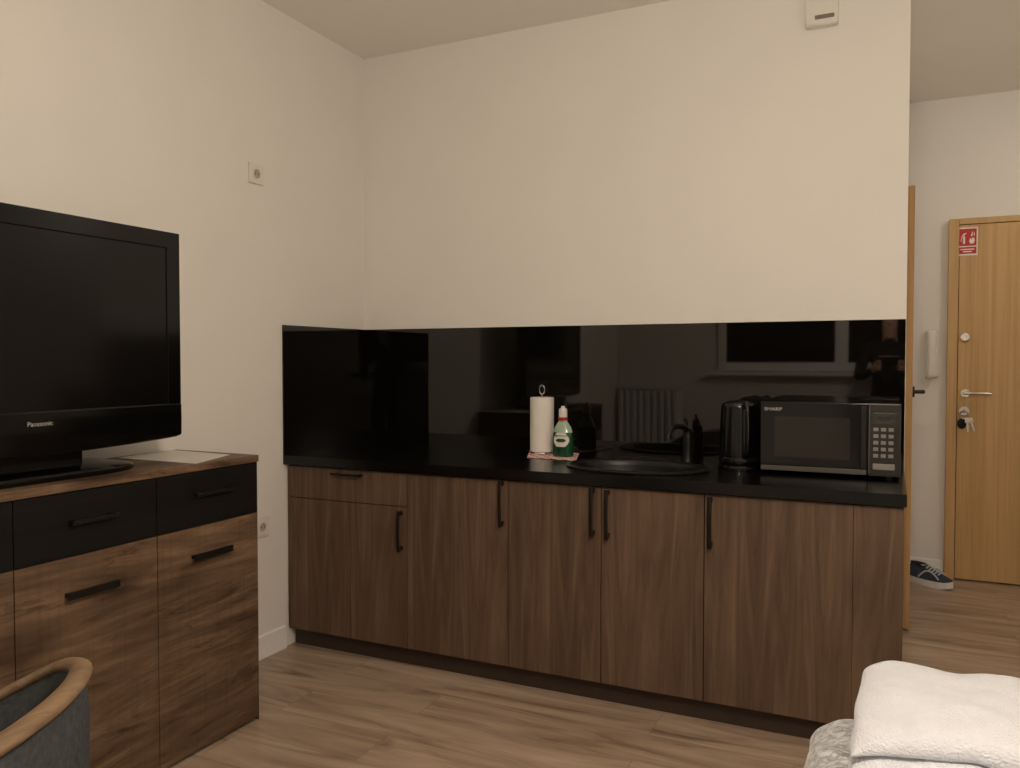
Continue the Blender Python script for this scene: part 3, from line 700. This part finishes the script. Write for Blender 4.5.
for (o_,i_) in (rows[0],rows[-1]):
    for j in range(NV): bm.faces.new((o_[j],i_[j],i_[j+1],o_[j+1]))
tag(obj('folded_towel',bm,TOWEL,sub=1,ang=180),'thick folded white towel lying on the silver grey quilt','towel')
# ================================================================ CHAIR
def chair():
    cor=on_z(80,662,.768); rz=math.radians(212)   # local +X = facing
    MM0=Matrix.Rotation(rz,4,'Z'); off=MM0@Vector((-.235,-.175,0))
    pos=Vector((cor.x-off.x,cor.y-off.y,0))
    MM=Matrix.Translation(pos)@MM0
    t=thing('dining_chair',tuple(pos),'dark grey upholstered tub chair with curved wooden rail in the lower left corner','chair')
    def put(name,bm,m,**k): bmesh.ops.transform(bm,matrix=MM,verts=bm.verts); return obj(name,bm,m,t,**k)
    half=[(.13,.255,.60),(.02,.262,.640),(-.09,.258,.695),(-.18,.228,.742),(-.238,.165,.764),(-.266,.085,.772),(-.275,0,.774)]
    key=[Vector((a,b,c)) for a,b,c in half]+[Vector((a,-b,c)) for a,b,c in half[-2::-1]]
    path=smooth(key,6)
    put('rail',TUBE(path,lambda k:.018*(1-(abs(2*k-1))**10*.6),lambda k:.0105+.003*math.sin(PI*k)**2,seg=18),CHOAK)
    bm=bmesh.new(); rows=[]
    for i,p in enumerate(path[1:-1]):
        t_=(path[i+2]-path[i]); t_.z=0; t_.normalize(); nrm=Vector((t_.y,-t_.x,0))
        if nrm.dot(Vector((p.x,p.y,0)))<0: nrm=-nrm
        zt_=p.z-.006
        row=[]
        for off_,zz in ((-.05,.40),(-.02,.40),(.000,.46),(.010,zt_*.4+.46*.6),(.013,zt_*.75+.46*.25),(.008,zt_),(-.012,zt_),(-.036,zt_*.75+.46*.25),(-.05,.46)):
            row.append(bm.verts.new((p.x+nrm.x*off_,p.y+nrm.y*off_,zz)))
        rows.append(row)
    n=9
    for a,b in zip(rows,rows[1:]):
        for k in range(n): bm.faces.new((a[k],a[(k+1)%n],b[(k+1)%n],b[k]))
    bm.faces.new(rows[0]); bm.faces.new(rows[-1][::-1])
    put('backrest',bm,CHFAB,ang=60)
    put('seat',softbox(bmesh.new(),(.03,0,.42),(.25,.212,.055),.06,12),CHFAB)
    put('seat_frame',B(-.2,.24,-.2,.2,.335,.37,.01),CHOAK)
    for sx in (-1,1):
        for s in (-1,1): put('leg',CYL((.02+sx*.22,s*.21,0),(.02+sx*.17,s*.165,.345),.013,.02,18),CHOAK)
chair()
# ================================================================ PERSON (mirrored in the black panel)
def person():
    o=Vector((2.46,-3.83,0))
    t=thing('person',tuple(o),'person in dark clothes holding up a phone, mirrored in the black backsplash','person')
    V=[];E=[];Rr=[]
    def add(p,r,prev=None,ry=None):
        V.append(Vector(p)); Rr.append((r,ry or r)); i=len(V)-1
        if prev is not None: E.append((prev,i))
        return i
    pel=add((0,0,.94),.145,None,.105); wa=add((0,0,1.10),.125,pel,.095); ch=add((0,.01,1.30),.15,wa,.105); nk0=add((0,.0,1.43),.075,ch); nk=add((0,.01,1.49),.055,nk0)
    jaw=add((0,.035,1.555),.062,nk); hd=add((0,.02,1.63),.084,jaw); add((0,.01,1.69),.066,hd)
    add((0,.118,1.60),.012,hd)
    for s in (-1,1):
        hip=add((s*.085,0,.86),.088,pel); kn=add((s*.10,.02,.48),.058,hip); an_=add((s*.105,-.02,.09),.04,kn); add((s*.115,.10,.045),.036,an_)
        sh=add((s*.175,-.01,1.40),.062,ch); el=add((s*.235,.09,1.15),.046,sh); wr=add((s*.115,.255,1.22),.028,el); pa=add((s*.098,.295,1.245),.03,wr)
        for k in range(4):
            a=add((s*.094,.318,1.225+.021*k),.0095,pa); b=add((s*(.080-.002*abs(k-1.5)),.343,1.226+.021*k),.0085,a); add((s*(.052+.004*abs(k-1.5)),.350,1.228+.020*k),.0075,b)
        th_=add((s*.086,.300,1.285),.011,pa); add((s*.064,.318,1.305),.009,th_)
    me=bpy.data.meshes.new('body'); me.from_pydata([v+o for v in V],E,[])
    ob=bpy.data.objects.new('body_base',me); COL.objects.link(ob)
    ob.modifiers.new('skin','SKIN'); ss=ob.modifiers.new('sub','SUBSURF'); ss.levels=1; ss.render_levels=1
    for i,sv in enumerate(me.skin_vertices[0].data): sv.radius=Rr[i]; sv.use_root=(i==0)
    bpy.context.view_layer.update()
    m2=bpy.data.meshes.new_from_object(ob.evaluated_get(bpy.context.evaluated_depsgraph_get()))
    bpy.data.objects.remove(ob)
    bm=bmesh.new(); bm.from_mesh(m2)
    b=obj('body',bm,SKIN,t,ang=180)
    b.data.materials.append(JACK); b.data.materials.append(TROU)
    for f in b.data.polygons:
        c=f.center   # local = world - o
        if c.z>1.47 or (c.y>.262 and c.z>1.15): f.material_index=0
        elif c.z>.90: f.material_index=1
        else: f.material_index=2
    bm=bmesh.new(); bmesh.ops.create_uvsphere(bm,u_segments=28,v_segments=18,radius=1,matrix=Matrix.Translation(o+Vector((0,-.002,1.665)))@Matrix.Diagonal((.094,.100,.095,1)))
    bmesh.ops.delete(bm,geom=[v for v in bm.verts if (v.co.z-o.z<1.63 and v.co.y-o.y>.0) or v.co.z-o.z<1.59],context='VERTS')
    h=obj('hair',bm,HAIR,t); md=h.modifiers.new('thick','SOLIDIFY'); md.thickness=.006
    for s in (-1,1):
        bm=bmesh.new(); bmesh.ops.create_uvsphere(bm,u_segments=14,v_segments=10,radius=.011,matrix=Matrix.Translation(o+Vector((s*.031,.094,1.625)))); obj('eye',bm,PLAST,t)
        bm=softbox(bmesh.new(),o+Vector((s*.112,.045,.05)),(.047,.135,.048),.045,8); obj('shoe',bm,DARK,t)
    return t
person()
tag(obj('smartphone',B(2.46-.078,2.46+.078,-3.497,-3.4885,1.258,1.332,.006),PHONE),'black smartphone held sideways in both hands by the person behind the camera','phone')
# ================================================================ LIGHT
def glow(name,col,s):
    m,n,l,b=base(name); b.inputs['Base Color'].default_value=(.9,.88,.84,1); b.inputs['Emission Color'].default_value=col+(1,); b.inputs['Emission Strength'].default_value=s; return m
LC=(1,.85,.70)
lx,ly,lz,lr=2.42,-2.62,2.02,.15
lp=thing('unseen_room_lamp',(lx,ly,lz-lr),'unseen room lamp, made up as a low opal globe to lighten the ceiling','pendant lamp')  # unseen room lamp; its low pendant form is made up to lighten the ceiling
bm=bmesh.new(); bmesh.ops.create_uvsphere(bm,u_segments=40,v_segments=24,radius=lr,matrix=Matrix.Translation((lx,ly,lz)))
obj('globe',bm,glow('globe_glow',LC,82),lp)
obj('cord',CYL((lx,ly,lz+lr+.02),(lx,ly,ZC-.02),.004,seg=10),DARK,lp)
obj('fitting',LATHE([(.035,lr-.012),(.035,lr+.02),(.01,lr+.035)],(lx,ly,lz),24),HBLACK,lp)
obj('canopy',LATHE([(.012,-.03),(.05,-.012),(.05,-.0005)],(lx,ly,ZC),28),HBLACK,lp)
hx,hy=3.55,.95
hl=thing('hall_fill_lamp',(hx,hy,ZC-.09),'added fill lamp on the hallway ceiling, out of view to the right','fill lamp')  # added lamp, out of view, put in to brighten the hall
obj('rim',LATHE([(.15,-.03),(.155,-.02),(.155,-.0005),(.01,-.0005)],(hx,hy,ZC),40),WHITE,hl)
obj('shade',LATHE([(.145,-.031),(.13,-.055),(.09,-.075),(.04,-.084),(.001,-.086)],(hx,hy,ZC),40),glow('hall_fill_glow',(1,.92,.81),25),hl)
wd=bpy.data.worlds.new('night'); SC.world=wd; wd.use_nodes=True
wd.node_tree.nodes['Background'].inputs['Color'].default_value=(.02,.025,.04,1)
